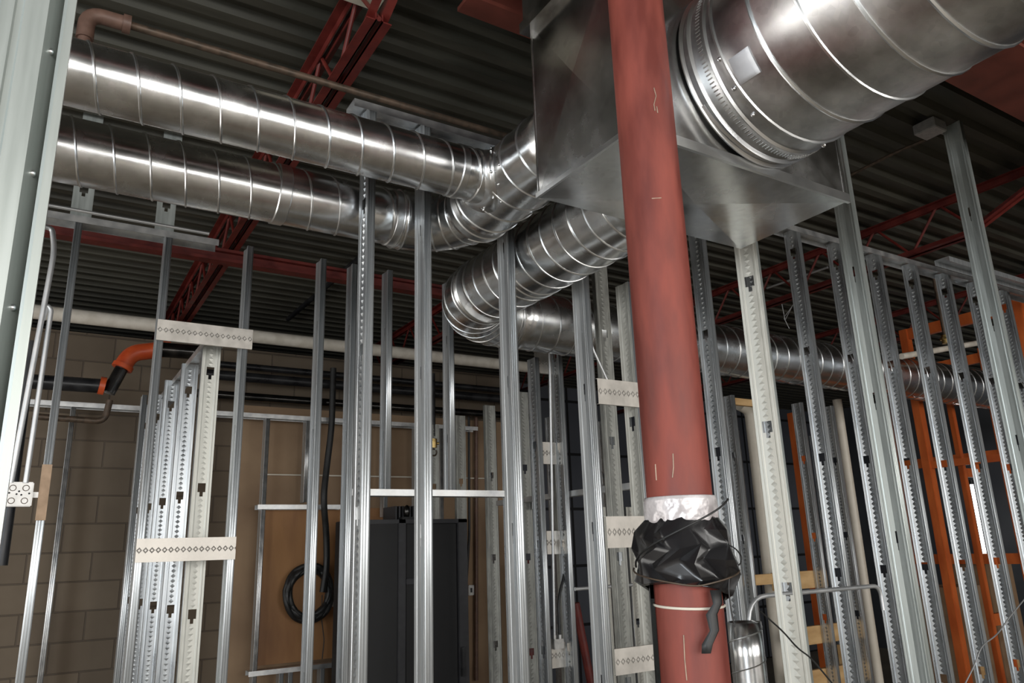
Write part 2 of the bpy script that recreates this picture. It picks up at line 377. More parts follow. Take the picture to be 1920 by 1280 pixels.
# cross wall right of the middle: webs face the camera
for x, y, zt, l in ((2.70, 3.22, 3.5, 'grey flat-faced stud seen inside the framed panel left of the red column'), (2.985, 4.12, 2.85, 'grey dimpled stud left of the framed panel, right end of the small blocking pieces'), (2.985, 4.55, 2.85, 'grey dimpled stud left of the framed panel, holding the small white label')):
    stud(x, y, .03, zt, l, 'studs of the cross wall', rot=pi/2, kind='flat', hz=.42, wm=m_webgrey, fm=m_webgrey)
for i, y in enumerate((5.1, 5.6, 6.1)):
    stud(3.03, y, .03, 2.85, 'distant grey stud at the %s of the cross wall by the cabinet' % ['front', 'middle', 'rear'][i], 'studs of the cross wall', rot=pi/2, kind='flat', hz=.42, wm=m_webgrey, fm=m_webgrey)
track(3.2, 4.9, 2.90, 2.06, 'horizontal rail rising to the right behind the framed panel', dep=.06, down=False, along='Y')
# low frame in front of the block wall
YB = 6.22; ZB = 2.87; GB = 'studs of the low frame at the block wall'
for i, x in enumerate((.15, 1.53, 1.86, 2.29, 2.86, 3.1)):
    zl = .03
    lab = ['thin stud against the block wall on the left', 'stud at the left edge of the plywood', 'short stud above the plywood, left one', 'short stud above the plywood, right one', 'stud right of the cabinet on the warm-lit back wall', 'stud by the electrical box on the warm-lit back wall'][i]
    stud(x, YB, 2.17 if i in (2, 3) else .03, ZB, lab, GB, kind='slot', hz=.5, fm=m_track)
stud(2.56, YB, 2.05, ZB, 'short stud above the black cabinet against the warm-lit back wall', GB, kind='slot', hz=.5)
track(-.25, .62, YB, ZB+.004, 'top track of the low frame by the block wall, left piece')
track(1.12, 3.5, YB, ZB+.004, 'top track of the low frame by the block wall, long right piece')
track(1.5, 2.2, YB, 2.15, 'horizontal track along the top of the plywood', m=m_track)
track(1.5, 2.2, YB, .93, 'horizontal track along the bottom of the plywood', m=m_track)
for i, x in enumerate((1.73, 1.80, 2.05)):
    stud(x, YB, .03, .9, 'short stud below the plywood, %s' % ['left', 'middle', 'right'][i], GB, kind='slot', hz=.5)
for q, l in ((.800, 'left'), (.832, 'middle'), (.862, 'right')):
    stud(q*4.9, 4.9, .03, 2.05, 'thin low stud seen through the framed panel left of the red column, %s one' % l, 'low studs beyond the framed panel', rot=pi/2, kind='flat', hz=.5, wm=m_webpale)
# third row far right
for k in range(9):
    x = 3.3+.61*k
    stud(x, 5.6, .03, 2.9, 'far thin stud in the back bay, %s from the left' % ORD[k], 'studs of the back bay', kind='key', hz=.5, fm=m_track)
# flat blocking straps
def strap(a, b, z, y, h, label, name='blocking_strap', cat='blocking', m=None, lip=True, grp=None):
    bm = bmesh.new(); L = b-a
    # dimples run along the strap: build it standing, then lay it down
    pr = [(.012, 0), (0, 0), (0, .092), (.012, .092)] if lip else [(0, 0), (0, .092)]
    strip(bm, pr, 0, L); me = mesh_of(bm)
    o = link(name, me, m or m_webflat); o.scale = (1, h/.092, 1)
    o.matrix_world = Matrix.Translation((a, y, z)) @ Matrix(((0, 0, 1, 0), (1, 0, 0, 0), (0, 1, 0, 0), (0, 0, 0, 1))) @ Matrix.Diagonal((1, h/.092, 1, 1))
    solidify(o); tag(o, label, cat, grp); return o
m_webflat = mat('strap_steel', (.46, .43, .39), (.60, .56, .51), .6, .42, 18, .06, .0022, extra=dimples)
strap(.42, .88, 2.80, YA-.016, .105, 'flat galvanized blocking strap between two left studs, upper one under the white pipe', grp='blocking straps of the left bay')
strap(.42, .86, 1.745, YA-.016, .105, 'flat tan-lit blocking strap across the dimpled studs, lower left', grp='blocking straps of the left bay')
strap(.42, .82, 1.06, YA-.016, .09, 'flat blocking strap at the bottom edge on the left', grp='blocking straps of the left bay')
strap(2.087, 2.325, 2.36, YN-.016, .115, 'upper blocking piece with embossed studs, left of the red column', grp='blocking pieces by the column')
strap(2.087, 2.325, 1.74, YN-.016, .13, 'lower bright blocking piece left of the red column', grp='blocking pieces by the column')
strap(2.087, 2.325, 1.24, YN-.016, .10, 'blocking piece at the bottom of the framed panel by the red column', grp='blocking pieces by the column')
for i, z in enumerate((2.87, 2.27, 1.71, 1.05)):
    strap(2.72, 2.89, z, 4.05, .14, 'small grey blocking piece behind the partition, %s' % ['topmost under the duct', 'second from the top', 'third from the top', 'lowest near the small box'][i], grp='small blocking pieces of the cross wall')
# the very near stud at the left edge of the view
t = thing('steel_stud', 'very close pale ribbed stud filling the left edge of the view', 'stud', (-.116, .9, .03))
bm = bmesh.new()
pr = [(0, 0), (.012, 0), (.014, .002), (.020, .002), (.022, 0), (.034, 0), (.036, .002), (.042, .002), (.044, 0), (.064, 0), (.066, .0), (.080, .022), (.0812, .0), (.084, -.001), (.092, 0)]
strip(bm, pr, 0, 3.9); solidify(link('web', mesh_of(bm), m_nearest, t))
for x0 in (0, .092):
    bm = bmesh.new(); s = 1 if x0 == 0 else -1; strip(bm, [(x0, 0), (x0, .032), (x0+s*.008, .032)], 0, 3.9); solidify(link('flange', mesh_of(bm), m_near, t))
bm = bmesh.new()
for k in range(24):
    bmesh.ops.create_uvsphere(bm, u_segments=10, v_segments=6, radius=.004, matrix=Matrix.Translation((.074, .011, .12+.155*k)))
link('dimple_row', mesh_of(bm, smooth=60), m_seam, t)

# ------------------------------------------------------------------ round ducts
def duct(name, label, a, b, r, pitch, m, seam=.0045, cat='duct', group=None, n=56, phase=0., collar=()):
    a, b = Vector(a), Vector(b); ax = (b-a).normalized(); L = (b-a).length
    t = thing(name, label, cat, a, 0, group)
    bm = bmesh.new(); k = max(2, int(L/.12)); rg = []
    u = Vector((0, 0, 1)) if abs(ax.z) < .9 else Vector((1, 0, 0)); u = (u-ax*u.dot(ax)).normalized(); v = ax.cross(u)
    for i in range(k+1):
        rg.append([bm.verts.new(ax*L*i/k + (u*cos(2*pi*j/n)+v*sin(2*pi*j/n))*r) for j in range(n)])
    for i in range(k):
        for j in range(n): bm.faces.new((rg[i][j], rg[i][(j+1) % n], rg[i+1][(j+1) % n], rg[i+1][j]))
    solidify(link('shell', mesh_of(bm, smooth=50), m, t), .002)
    turns = L/pitch; st = int(turns*40)
    pts = [ax*(L*i/st) + (u*cos(phase+2*pi*turns*i/st)+v*sin(phase+2*pi*turns*i/st))*(r+seam*.25) for i in range(st+1)]
    link('spiral_seam', tube(pts, seam, 6), m_seam, t)
    for d, w_, rr in collar:
        bm = bmesh.new(); q = [ax*(d-w_/2), ax*(d-w_/2+.004), ax*(d+w_/2-.004), ax*(d+w_/2)]
        sweep(bm, q, [r+.001, r+rr, r+rr, r+.001], n, cap=False); link('coupling', mesh_of(bm, smooth=30), m_seam, t)
    return t
def screws(t, pts, r=.006):
    for p in pts:
        bm = bmesh.new(); bmesh.ops.create_uvsphere(bm, u_segments=8, v_segments=5, radius=r); link('screw', mesh_of(bm, smooth=60), m_seam, t, loc=Vector(p)-t.location)
def elbow(name, label, c, a, b, R, r, t0, t1, m, gores=5, ends=.05):
    """gored elbow: c centre, a/b in-plane axes"""
    t = thing(name, label, 'duct elbow', c); a, b = Vector(a), Vector(b); bm = bmesh.new(); pts = []
    for i in range(gores+1):
        th = t0+(t1-t0)*i/gores; pts.append((a*cos(th)+b*sin(th))*R)
    d0 = (pts[0]-(a*cos(t0+.01*(1 if t1 > t0 else -1))+b*sin(t0+.01*(1 if t1 > t0 else -1)))*R).normalized()
    d1 = (pts[-1]-(a*cos(t1-.01*(1 if t1 > t0 else -1))+b*sin(t1-.01*(1 if t1 > t0 else -1)))*R).normalized()
    full = [pts[0]+d0*ends] + pts + [pts[-1]+d1*ends]
    rings = sweep(bm, full, r, 48, cap=False)
    cs = [[v.co.copy() for v in g] for g in rings]
    solidify(link('gored_shell', mesh_of(bm, smooth=12), m, t), .002)
    bm = bmesh.new()
    for g in cs: sweep(bm, g, .0045, 6, closed=True)
    link('gore_seams', mesh_of(bm, smooth=50), m_seam, t); return t
HZ = 3.17; DX = 1.488
duct('spiral_duct', 'upper of the two long shiny spiral ducts, running left from the tee', (DX-.10, 2.35, HZ), (-2.2, 2.35, HZ), .100, .118, m_duct, collar=((.05, .05, .006), (.14, .03, .005)))
duct('spiral_duct', 'lower of the two long shiny spiral ducts, running left from the elbow', (DX-.26, 2.865, HZ), (-2.2, 2.865, HZ), .118, .118, m_duct, collar=((.03, .04, .006), (.52, .05, .006)), phase=1)
bt = duct('spiral_duct', 'shiny spiral branch duct from behind the plenum to the tee and elbow', (DX, 1.885, HZ), (DX, 2.62, HZ), .148, .118, m_duct, collar=((.70, .04, .006),), phase=2)
screws(bt, [(DX-.148*cos(a), 2.18+.05*i, HZ-.148*sin(a)) for i, a in enumerate((.2, .6, 1.0))])
elbow('duct_elbow', 'small gored elbow turning the branch duct left into the lower long duct', (DX-.245, 2.62, HZ), (1, 0, 0), (0, 1, 0), .245, .128, 0, pi/2, m_duct, gores=5, ends=.03)
# tee take-off saddle
t = thing('duct_saddle', 'curved saddle collar where the upper long duct joins the branch duct', 'duct saddle', (DX, 2.35, HZ))
bm = bmesh.new(); rr = [[], [], []]
for j in range(40):
    th = 2*pi*j/40
    for q, ro in enumerate((.103, .112, .132)):
        yy, zz = ro*cos(th), ro*sin(th); xx = -sqrt(max(.150**2-zz*zz, .002)) - (.03, .004, .0)[q] + (0, -.001, .001)[q]
        rr[q].append(bm.verts.new((xx, yy, zz)))
for q in (0, 1):
    for j in range(40): bm.faces.new((rr[q][j], rr[q][(j+1) % 40], rr[q+1][(j+1) % 40], rr[q+1][j]))
solidify(link('saddle_flange', mesh_of(bm, smooth=40), m_seam, t), .002)
for k in range(8):
    th = 2*pi*k/8+.3; zz = .124*sin(th); bm = bmesh.new(); bmesh.ops.create_uvsphere(bm, u_segments=8, v_segments=5, radius=.006)
    link('screw', mesh_of(bm, smooth=60), m_seam, t, loc=(-sqrt(.150**2-zz*zz)-.006, .124*cos(th), zz))
duct('spiral_duct', 'thick shiny spiral duct sloping away below the plenum', (1.865, 1.885, 3.043), (1.865, 3.23, 3.043), .172, .098, m_duct, collar=((.88, .03, .006),), phase=.5)
elbow('duct_elbow', 'large gored elbow turning the thick duct to the right', (1.865+.34, 3.23, 3.043), (-1, 0, 0), (0, 1, 0), .34, .175, 0, pi/2, m_duct, gores=6, ends=.03)
duct('spiral_duct', 'thick spiral duct running right behind the near partition', (2.205, 3.57, 3.043), (11.9, 3.57, 3.043), .172, .125, m_duct, collar=((1.0, .04, .006), (4.2, .05, .006)), phase=.5)
# plenum
PX0, PX1, PY0, PY1, PZ0, PZ1 = 1.302, 2.258, 1.405, 1.872, 2.862, 3.52
t = thing('plenum_box', 'big sheet metal plenum box with cross-broken faces behind the red column', 'plenum', ((PX0+PX1)/2, (PY0+PY1)/2, PZ0))
def xface(p, bulge, name='panel'):
    p = [Vector(q) - t.location for q in p]; c = sum(p, Vector())/4; n = (p[1]-p[0]).cross(p[3]-p[0]).normalized()
    bm = bmesh.new(); vs = [bm.verts.new(q) for q in p]; cc = bm.verts.new(c+n*bulge)
    for i in range(4): bm.faces.new((vs[i], vs[(i+1) % 4], cc))
    bmesh.ops.subdivide_edges(bm, edges=bm.edges[:], cuts=3, use_grid_fill=True)
    me = mesh_of(bm); solidify(link(name, me, m_plen, t), .002)
a, b, c_, d = (PX0, PY0), (PX1, PY0), (PX1, PY1), (PX0, PY1)
xface([(*a, PZ0), (*d, PZ0), (*c_, PZ0), (*b, PZ0)], .016, 'bottom_panel')
for p, q in ((d, a), (a, b), (b, c_), (c_, d)): xface([(*p, PZ0), (*q, PZ0), (*q, PZ1), (*p, PZ1)], .010, 'side_panel')
def rel(bm): bmesh.ops.translate(bm, vec=-t.location, verts=bm.verts[:])
bm = bmesh.new()
box2(bm, (PX0-.012, PY0-.012, PZ0-.004), (PX1+.012, PY0-.001, PZ0+.028)); rel(bm); link('bottom_cleat', mesh_of(bm), m_seam, t)
bm = bmesh.new(); box2(bm, (PX0-.010, PY0-.004, PZ0-.003), (PX0-.001, PY1+.004, PZ0+.014)); rel(bm); link('bottom_cleat', mesh_of(bm), m_seam, t)
for x, y in (a, b, c_, d):
    bm = bmesh.new(); box2(bm, (x-.003, y-.003, PZ0), (x+.003, y+.003, PZ1)); rel(bm); link('corner_seam', mesh_of(bm), m_plen, t)
bm = bmesh.new(); box2(bm, (PX0-.03, PY0-.03, PZ1-.02), (PX1+.03, PY1+.03, PZ1+.02)); rel(bm); link('top_flange', mesh_of(bm), m_plen, t)
bm = bmesh.new(); box2(bm, (PX0-.02, PY0-.02, PZ1+.02), (PX1+.02, PY1+.02, 3.85)); rel(bm); link('upper_section', mesh_of(bm), m_plen, t)
# big duct coming over the camera
BC = Vector((1.81, PY0, 3.185)); BR = .297
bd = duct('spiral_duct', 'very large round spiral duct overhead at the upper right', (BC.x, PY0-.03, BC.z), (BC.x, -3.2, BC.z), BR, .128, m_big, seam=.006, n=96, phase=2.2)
for d0, w_, rr in ((.006, .016, .010), (.040, .012, .012), (.100, .014, .008)):
    bm = bmesh.new(); q = [(0, -d0+w_/2, 0), (0, -d0+w_/2-.006, 0), (0, -d0-w_/2+.006, 0), (0, -d0-w_/2, 0)]
    sweep(bm, [Vector(p)+Vector((0, .015, 0)) for p in q], [BR+.001, BR+rr, BR+rr, BR+.001], 96, cap=False); link('collar_bead', mesh_of(bm, smooth=30), m_seam, bd)
# crimped teeth ring
bm = bmesh.new()
for j in range(150):
    th = 2*pi*j/150; box(bm, (0, 0, 0), (.004, .016, .003), Matrix.Translation((cos(th)*(BR+.009), -.066, sin(th)*(BR+.009))) @ Matrix.Rotation(-th-pi/2+pi, 4, 'Y'))
link('crimped_teeth', mesh_of(bm), m_seam, bd)
for th in (200, 218, 236, 300):
    bm = bmesh.new(); bmesh.ops.create_uvsphere(bm, u_segments=10, v_segments=6, radius=.007)
    link('screw', mesh_of(bm, smooth=60), m_seam, bd, loc=(cos(radians(th))*(BR+.003), -.115, sin(radians(th))*(BR+.003)))
# white tag on the big duct: intersect two view rays with the cylinder
def oncyl(px, py):
    r = (cF*FPX + cR*(px-960) + cU*(640-py)); o = CAM-BC
    A = r.x**2+r.z**2; B = 2*(o.x*r.x+o.z*r.z); Cc = o.x**2+o.z**2-(BR+.003)**2
    tt = (-B-sqrt(B*B-4*A*Cc))/(2*A); p = CAM+r*tt; return atan2(p.z-BC.z, p.x-BC.x), p.y
t0, y0 = oncyl(1372, 108); t1, y1 = oncyl(1392, 158)
bm = bmesh.new(); gr = []
for i in range(7):
    th = t0+(t1-t0)*i/6
    gr.append([bm.verts.new((BC.x+cos(th)*(BR+.004), y, BC.z+sin(th)*(BR+.004))) for y in (y0+.012, y0-.045+.004*random.random(), y0-.058)])
for i in range(6):
    for j in (0, 1): bm.faces.new((gr[i][j], gr[i][j+1], gr[i+1][j+1], gr[i+1][j]))
o = link('paper_sticker', mesh_of(bm, smooth=60), m_paper); solidify(o, .0008); tag(o, 'torn white paper sticker on the very large round duct', 'sticker')
# vertical duct end behind the column
duct('spiral_duct', 'short upright round duct end behind the foot of the red column', (at(1399, 1200, Y=2.34).x, 2.34, .0), (at(1399, 1200, Y=2.34).x, 2.34, at(1399, 1165, Y=2.34).z), .068, .12, m_duct, seam=.003, phase=1)

# ------------------------------------------------------------------ red column
CX, CY, CR = 1.262, 1.305, .0745
t = thing('steel_column', 'round red painted steel column crossing the view, plastic wrapped low down', 'column', (CX, CY, 0))
bm = bmesh.new(); n = 64; k = 60; rg = []
for i in range(k+1):
    z = 3.70*i/k
    rg.append([bm.verts.new((CR*cos(2*pi*j/n), CR*sin(2*pi*j/n), z)) for j in range(n)])
for i in range(k):
    for j in range(n): bm.faces.new((rg[i][j], rg[i][(j+1) % n], rg[i+1][(j+1) % n], rg[i+1][j]))
bm.faces.new(rg[0]); bm.faces.new(rg[-1]); link('shaft', mesh_of(bm, smooth=40), m_col, t)
link('base_plate', boxmesh((-.13, -.13, 0), (.13, .13, .02)), m_col, t)
link('cap_plate', boxmesh((-.12, -.09, 3.68), (.12, .09, 3.70)), m_col, t)
def colang(px, py):
    r = (cF*FPX + cR*(px-960) + cU*(640-py)); o = CAM-Vector((CX, CY, 0))
    A = r.x**2+r.y**2; B = 2*(o.x*r.x+o.y*r.y); Cc = o.x**2+o.y**2-CR**2; disc = max(B*B-4*A*Cc, 0)
    tt = (-B-sqrt(disc))/(2*A); p = CAM+r*tt; return atan2(p.y-CY, p.x-CX), p.z
def cp(th, z, r=CR): return Vector((cos(th)*r, sin(th)*r, z))
bm = bmesh.new()
for lst in ([(1226, 165), (1230, 180), (1226, 196), (1228, 208)], [(1231, 200), (1233, 212)], [(1262, 850), (1263, 876), (1261, 895)], [(1229, 870), (1231, 900)], [(1282, 1190), (1284, 1235), (1288, 1275)], [(1222, 372), (1240, 371)]):
    pts = [cp(*colang(*p), CR+.0005) for p in lst]; sweep(bm, pts, .0014, 6)
link('paint_scratches', mesh_of(bm, smooth=60), m_scr, t)
# clear wrap band and black sheet
def crumple(z0, z1, r0, amp, seed, m, name, nz=26, lab=None, tail=0):
    rnd = random.Random(seed); ph = [(rnd.uniform(0, 6.28), rnd.randint(2, 7), rnd.uniform(-34, 34), rnd.uniform(.3, 1)) for _ in range(7)]
    bm = bmesh.new(); rg = []; nn = 120
    for i in range(nz+1):
        z = z0+(z1-z0)*i/nz; row = []
        for j in range(nn):
            th = 2*pi*j/nn
            s = sum(a*abs(sin(k*th+f*z*2+p)) for p, k, f, a in ph)/len(ph)
            e = min(1, i/3, (nz-i)/3)
            zz = z + tail*sin(th*2+1)*(1-i/nz)
            row.append(bm.verts.new(cp(th, zz, r0+amp*s*(.35+.65*e))))
        rg.append(row)
    for i in range(nz):
        for j in range(nn): bm.faces.new((rg[i][j], rg[i][(j+1) % nn], rg[i+1][(j+1) % nn], rg[i+1][j]))
    me = mesh_of(bm, smooth=28); return me
zt = colang(1280, 928)[1]; zm = colang(1280, 972)[1]; zb = colang(1280, 1112)[1]; zband = colang(1310, 1138)[1]
o = link('plastic_wrap', crumple(zm-.01, zt, CR+.0035, .010, 3, m_tape, 'w'), m_tape, loc=(CX, CY, 0)); solidify(o, .001); tag(o, 'band of crinkled clear plastic wrapped round the red column', 'plastic wrap')
def facets(z0, z1, r0, amp, seed, nn=20, nz=5):
    rnd = random.Random(seed); bm = bmesh.new(); rg = []
    for i in range(nz+1):
        row = []
        for j in range(nn):
            th = 2*pi*(j+.5*(i % 2)+rnd.uniform(-.3, .3))/nn; e = 0 if i == nz else 1
            z = z0+(z1-z0)*(i+rnd.uniform(-.3, .3)*(0 < i < nz))/nz - (.025*sin(th+1.2) if i == 0 else 0)
            row.append(bm.verts.new(cp(th, z, r0+amp*rnd.random()*e+.016*e*sin(pi*min(1, i/nz+.1)))))
        rg.append(row)
    for i in range(nz):
        for j in range(nn):
            a, b, c, d = rg[i][j], rg[i][(j+1) % nn], rg[i+1][(j+1) % nn], rg[i+1][j]
            if i % 2: bm.faces.new((a, b, d)); bm.faces.new((b, c, d))
            else: bm.faces.new((a, b, c)); bm.faces.new((a, c, d))
    bmesh.ops.subdivide_edges(bm, edges=bm.edges[:], cuts=3, use_grid_fill=True, smooth=.9)
    return mesh_of(bm, smooth=50)
o = link('plastic_sheet', facets(zb-.004, zm+.004, CR+.006, .026, 11), m_blackp, loc=(CX, CY, 0)); solidify(o, .001); tag(o, 'crumpled glossy black plastic sheet tied round the red column', 'plastic sheet')
bm = bmesh.new()
for k, (px, py) in enumerate(((1330, 1105), (1333, 1130), (1326, 1150), (1330, 1180), (1322, 1205), (1320, 1222))):
    th, z = colang(px, py); q = [cp(th+dt, z, CR+.026-abs(dt)*.03) for dt in (-.16+.03*(k % 2), -.05, .06, .15-.02*k)]
    if k: bm.faces.ensure_lookup_table()
    vs = [bm.verts.new(p) for p in q]
    if k:
        for j in range(3): bm.faces.new((prev[j], prev[j+1], vs[j+1], vs[j]))
    prev = vs
o = link('plastic_strip', mesh_of(bm, smooth=60), m_cable, loc=(CX, CY, 0)); solidify(o, .001); tag(o, 'dull black plastic strip hanging down the red column', 'plastic strip')
bm = bmesh.new()
th0, z0 = colang(1225, 1140)
for k in range(10):
    z = zb+.03-.028*k; q = [cp(th0+dt-.1*0, z, CR+.012) for dt in (-.9, -.2, .30-.02*k)]
    vs = [bm.verts.new(p) for p in q]
    if k:
        for j in range(2): bm.faces.new((prev[j], prev[j+1], vs[j+1], vs[j]))
    prev = vs
o = link('plastic_strip', mesh_of(bm, smooth=60), m_blackp, loc=(CX, CY, 0)); solidify(o, .001); tag(o, 'long black plastic tail down the left side of the red column', 'plastic strip')
ring = [cp(2*pi*j/48, zband+.004*sin(2*pi*j/48), CR+.002) for j in range(48)]
bm = bmesh.new(); sweep(bm, ring, .0028, 6, closed=True); o = link('tie_band', mesh_of(bm, smooth=60), m_pvc, loc=(CX, CY, 0)); tag(o, 'thin pale tie band round the red column below the black sheet', 'tie band')
# thin wires around the wrap
def wire(name, label, pts, r, m, rad=.03, cat='wire'):
    o = link(name, tube(bend(pts, rad), r, 8), m); return tag(o, label, cat)
W1 = [(CX+cos(a)*(CR+.036), CY+sin(a)*(CR+.036), z) for a, z in [(radians(g), zt-.01-.0014*abs(g-300)*.6) for g in range(300, 120, -12)]]
wire('tie_wire', 'thin dark wire looped diagonally over the top of the black sheet', W1, .0022, m_cable)
W2 = [(CX+cos(radians(g))*(CR+.042), CY+sin(radians(g))*(CR+.042), zb+.015+.00035*abs(g-235)) for g in range(130, 350, 12)]
wire('tie_wire', 'thin brown wire hanging round the bottom of the black sheet', W2, .002, m_rusty)
wire('loose_wire', 'loose curly wire end sticking out right of the black sheet', [at(x, y, Y=1.22) for x, y in ((1363, 1020), (1380, 1028), (1392, 1045), (1388, 1058), (1370, 1066), (1365, 1100), (1372, 1150), (1378, 1175))], .0016, m_cable)

# ------------------------------------------------------------------ roof joists and girders
def joist(x, y0, y1, label, zb=3.60, zt=3.90, hook=True):
    t = thing('roof_joist', label, 'joist', (x, y0, zb), 0, 'red roof joists'); L = y1-y0
    for nm, z, s in (('bottom_chord', 0, 1), ('top_chord', zt-zb, -1)):
        bm = bmesh.new(); a0 = 0 if nm == 'bottom_chord' else -.75
        for sx in (-1, 1):
            box2(bm, (sx*.010, a0, z), (sx*.048, L, z+s*.005)); box2(bm, (sx*.010, a0, z), (sx*.015, L, z+s*.04))
        link(nm, mesh_of(bm), m_red, t)
    step = .46; k = 0; y = 0
    h = zt-zb
    while y+step/2 < L and k < 30:
        for a_, b_ in (((y, .01), (y+step/2, h-.01)), ((y+step/2, h-.01), (y+step, .01))):
            if b_[0] <= L: link('web_bar', tube([(0, a_[0], a_[1]), (0, b_[0], b_[1])], .009, 8), m_red, t)
        y += step; k += 1
    if hook:
        bm = bmesh.new(); p = Vector((0, .05, .015)); q = Vector((0, -.62, h-.02))
        for sx in (-1, 1):
            vs = [bm.verts.new(Vector((sx*.012 if e else sx*.042, 0, 0))+u_+Vector((0, 0, dz))) for u_ in (p, q) for e, dz in ((0, 0), (1, 0), (1, .035))]
            bm.faces.new((vs[0], vs[1], vs[4], vs[3])); bm.faces.new((vs[1], vs[2], vs[5], vs[4]))
        solidify(link('end_bar', mesh_of(bm), m_red, t), .005)
    return t
joist(.865, 2.2, 8.5, 'red steel roof joist above the two long ducts, left of the plenum')
joist(2.95, 2.2, 8.5, 'red steel roof joist above and right of the plenum')
joist(4.95, 2.2, 8.5, 'red steel roof joist crossing in front of the right-hand studs')
joist(7.1, 2.2, 8.5, 'red steel roof joist at the far right')
joist(-1.2, 2.2, 8.5, 'red steel roof joist beyond the close stud on the left')
def girder(x0, x1, y, z0, wd, h, label, m):
    bm = bmesh.new(); box2(bm, (0, -wd/2, 0), (x1-x0, wd/2, .018)); box2(bm, (0, -wd/2, h-.018), (x1-x0, wd/2, h)); box2(bm, (0, -.006, .018), (x1-x0, .006, h-.018))
    o = link('roof_girder', mesh_of(bm), m, loc=(x0, y, z0)); return tag(o, label, 'girder', 'red roof girders')
girder(-4.9, 11.9, 1.31, 3.70, .30, .235, 'wide brownish red roof girder carried by the round column', m_brown)
girder(-4.9, 11.9, 4.66, 3.52, .08, .08, 'slim dark red beam across the ceiling behind the long ducts', m_red)
girder(1.18, 2.7, 2.14, 3.76, .10, .14, 'short rusty red beam beside the upper section of the plenum', m_brown)
# cream sheet box at the top edge
o = link('ceiling_box', boxmesh((.60, 2.20, 3.83), (.945, 2.43, 3.93), .004), m_cream); tag(o, 'cream metal box fixed under the deck at the top of the view', 'metal box')
# ------------------------------------------------------------------ pipes
def pipe(name, label, pts, r, m, rad=.05, cat='pipe', n=16, group=None):
    o = link(name, tube(bend(pts, rad) if len(pts) > 2 else pts, r, n), m); return tag(o, label, cat, group)
t = thing('sprinkler_pipe', 'rusty pipe with a brown elbow hanging under the deck at the upper left', 'pipe', (0, 2.51, 3.50))
link('pipe_run', tube([(.07, 0, 0), (3.4, 0, 0)], .014, 14), m_rusty, t)
link('elbow', tube(bend([(.09, 0, 0), (-.03, 0, 0), (-.03, 0, -.10)], .05), .026, 16), m_copper, t)
link('drop', tube([(-.03, 0, -.09), (-.03, 0, -.30)], .020, 14), m_copper, t)
for x in (.085,): link('fitting_rim', tube([(x-.012, 0, 0), (x+.012, 0, 0)], .032, 16), m_copper, t)
pipe('white_pipe', 'long white jacketed pipe running along the top of the block wall', [(-.6, 6.1, 3.48), (4.4, 6.1, 3.48)], .052, m_white, n=24)
t = thing('pipe_valve', 'orange red pipe elbow joined to a slanting glossy black pipe', 'pipe fitting', (.4, 5.85, 3.0))
P = lambda x, y, Y=5.85: at(x, y, Y=Y)-Vector((.4, 5.85, 3.0))
link('elbow', tube(bend([P(320, 653), P(246, 662), P(229, 688)], .12), .060, 20), m_orpipe, t)
link('slanted_pipe', tube([P(233, 682), P(203, 736)], .044, 18), m_chrome, t)
link('collar', tube([P(232, 684), P(228, 691)], .070, 18), m_orpipe, t)
link('coupling', tube([P(186, 722), P(197, 724)], .062, 18), m_orpipe, t)
pipe('black_pipe', 'fat black pipe running left from the orange red elbow', [at(60, 715, Y=5.85), at(196, 724, Y=5.85)], .05, m_black)
pipe('black_pipe', 'fat black pipe with grooved joint right of the orange red elbow', [at(300, 655, Y=5.8), at(390, 662, Y=5.8)], .055, m_chrome)
pipe('drain_pipe', 'thin brown pipe with an elbow under the track beside the block wall', [at(60, 780, Y=5.95), at(196, 790, Y=5.95), at(206, 750, Y=5.95)], .022, m_rusty, rad=.06)
pipe('black_pipe', 'upper dark horizontal pipe below the white jacketed pipe', [(1.05, 6.3, 3.27), (4.2, 6.3, 3.27)], .028, m_black, group='dark pipes on the rear wall')
pipe('black_pipe', 'middle thick dark horizontal pipe on the rear wall', [(1.05, 6.25, 3.17), (4.2, 6.25, 3.17)], .040, m_black, group='dark pipes on the rear wall')
pipe('black_pipe', 'lower dark horizontal pipe just above the low frame', [(1.0, 6.3, 3.02), (4.2, 6.3, 3.02)], .034, m_chrome, group='dark pipes on the rear wall')
pipe('black_pipe', 'dark diagonal pipe slanting down under the deck behind the studs', [at(690, 470, Z=3.92), at(540, 598, Y=6.9)], .022, m_black)
pipe('black_pipe', 'dark pipe slanting behind the square box at the far left', [at(60, 640, Y=4.9), at(2, 1060, Y=4.9)], .03, m_black)
pipe('threaded_rod', 'thin bright rod lying across the hanger plates', [at(88, 384, Y=3.93), at(392, 438, Y=3.93)], .0085, m_emt, cat='rod')
pipe('conduit', 'bent metal conduit with a hooked top running down to the square box', [at(78, 424, Y=3.915), at(98, 428, Y=3.915), at(102, 470, Y=3.915), at(20, 905, Y=3.94)], .012, m_emt, rad=.07, cat='conduit', group='conduits on the left')
pipe('conduit', 'shorter metal conduit beside the hooked one', [at(80, 600, Y=3.93), at(88, 572, Y=3.93), at(96, 580, Y=3.93), at(48, 905, Y=3.93)], .011, m_emt, rad=.05, cat='conduit', group='conduits on the left')
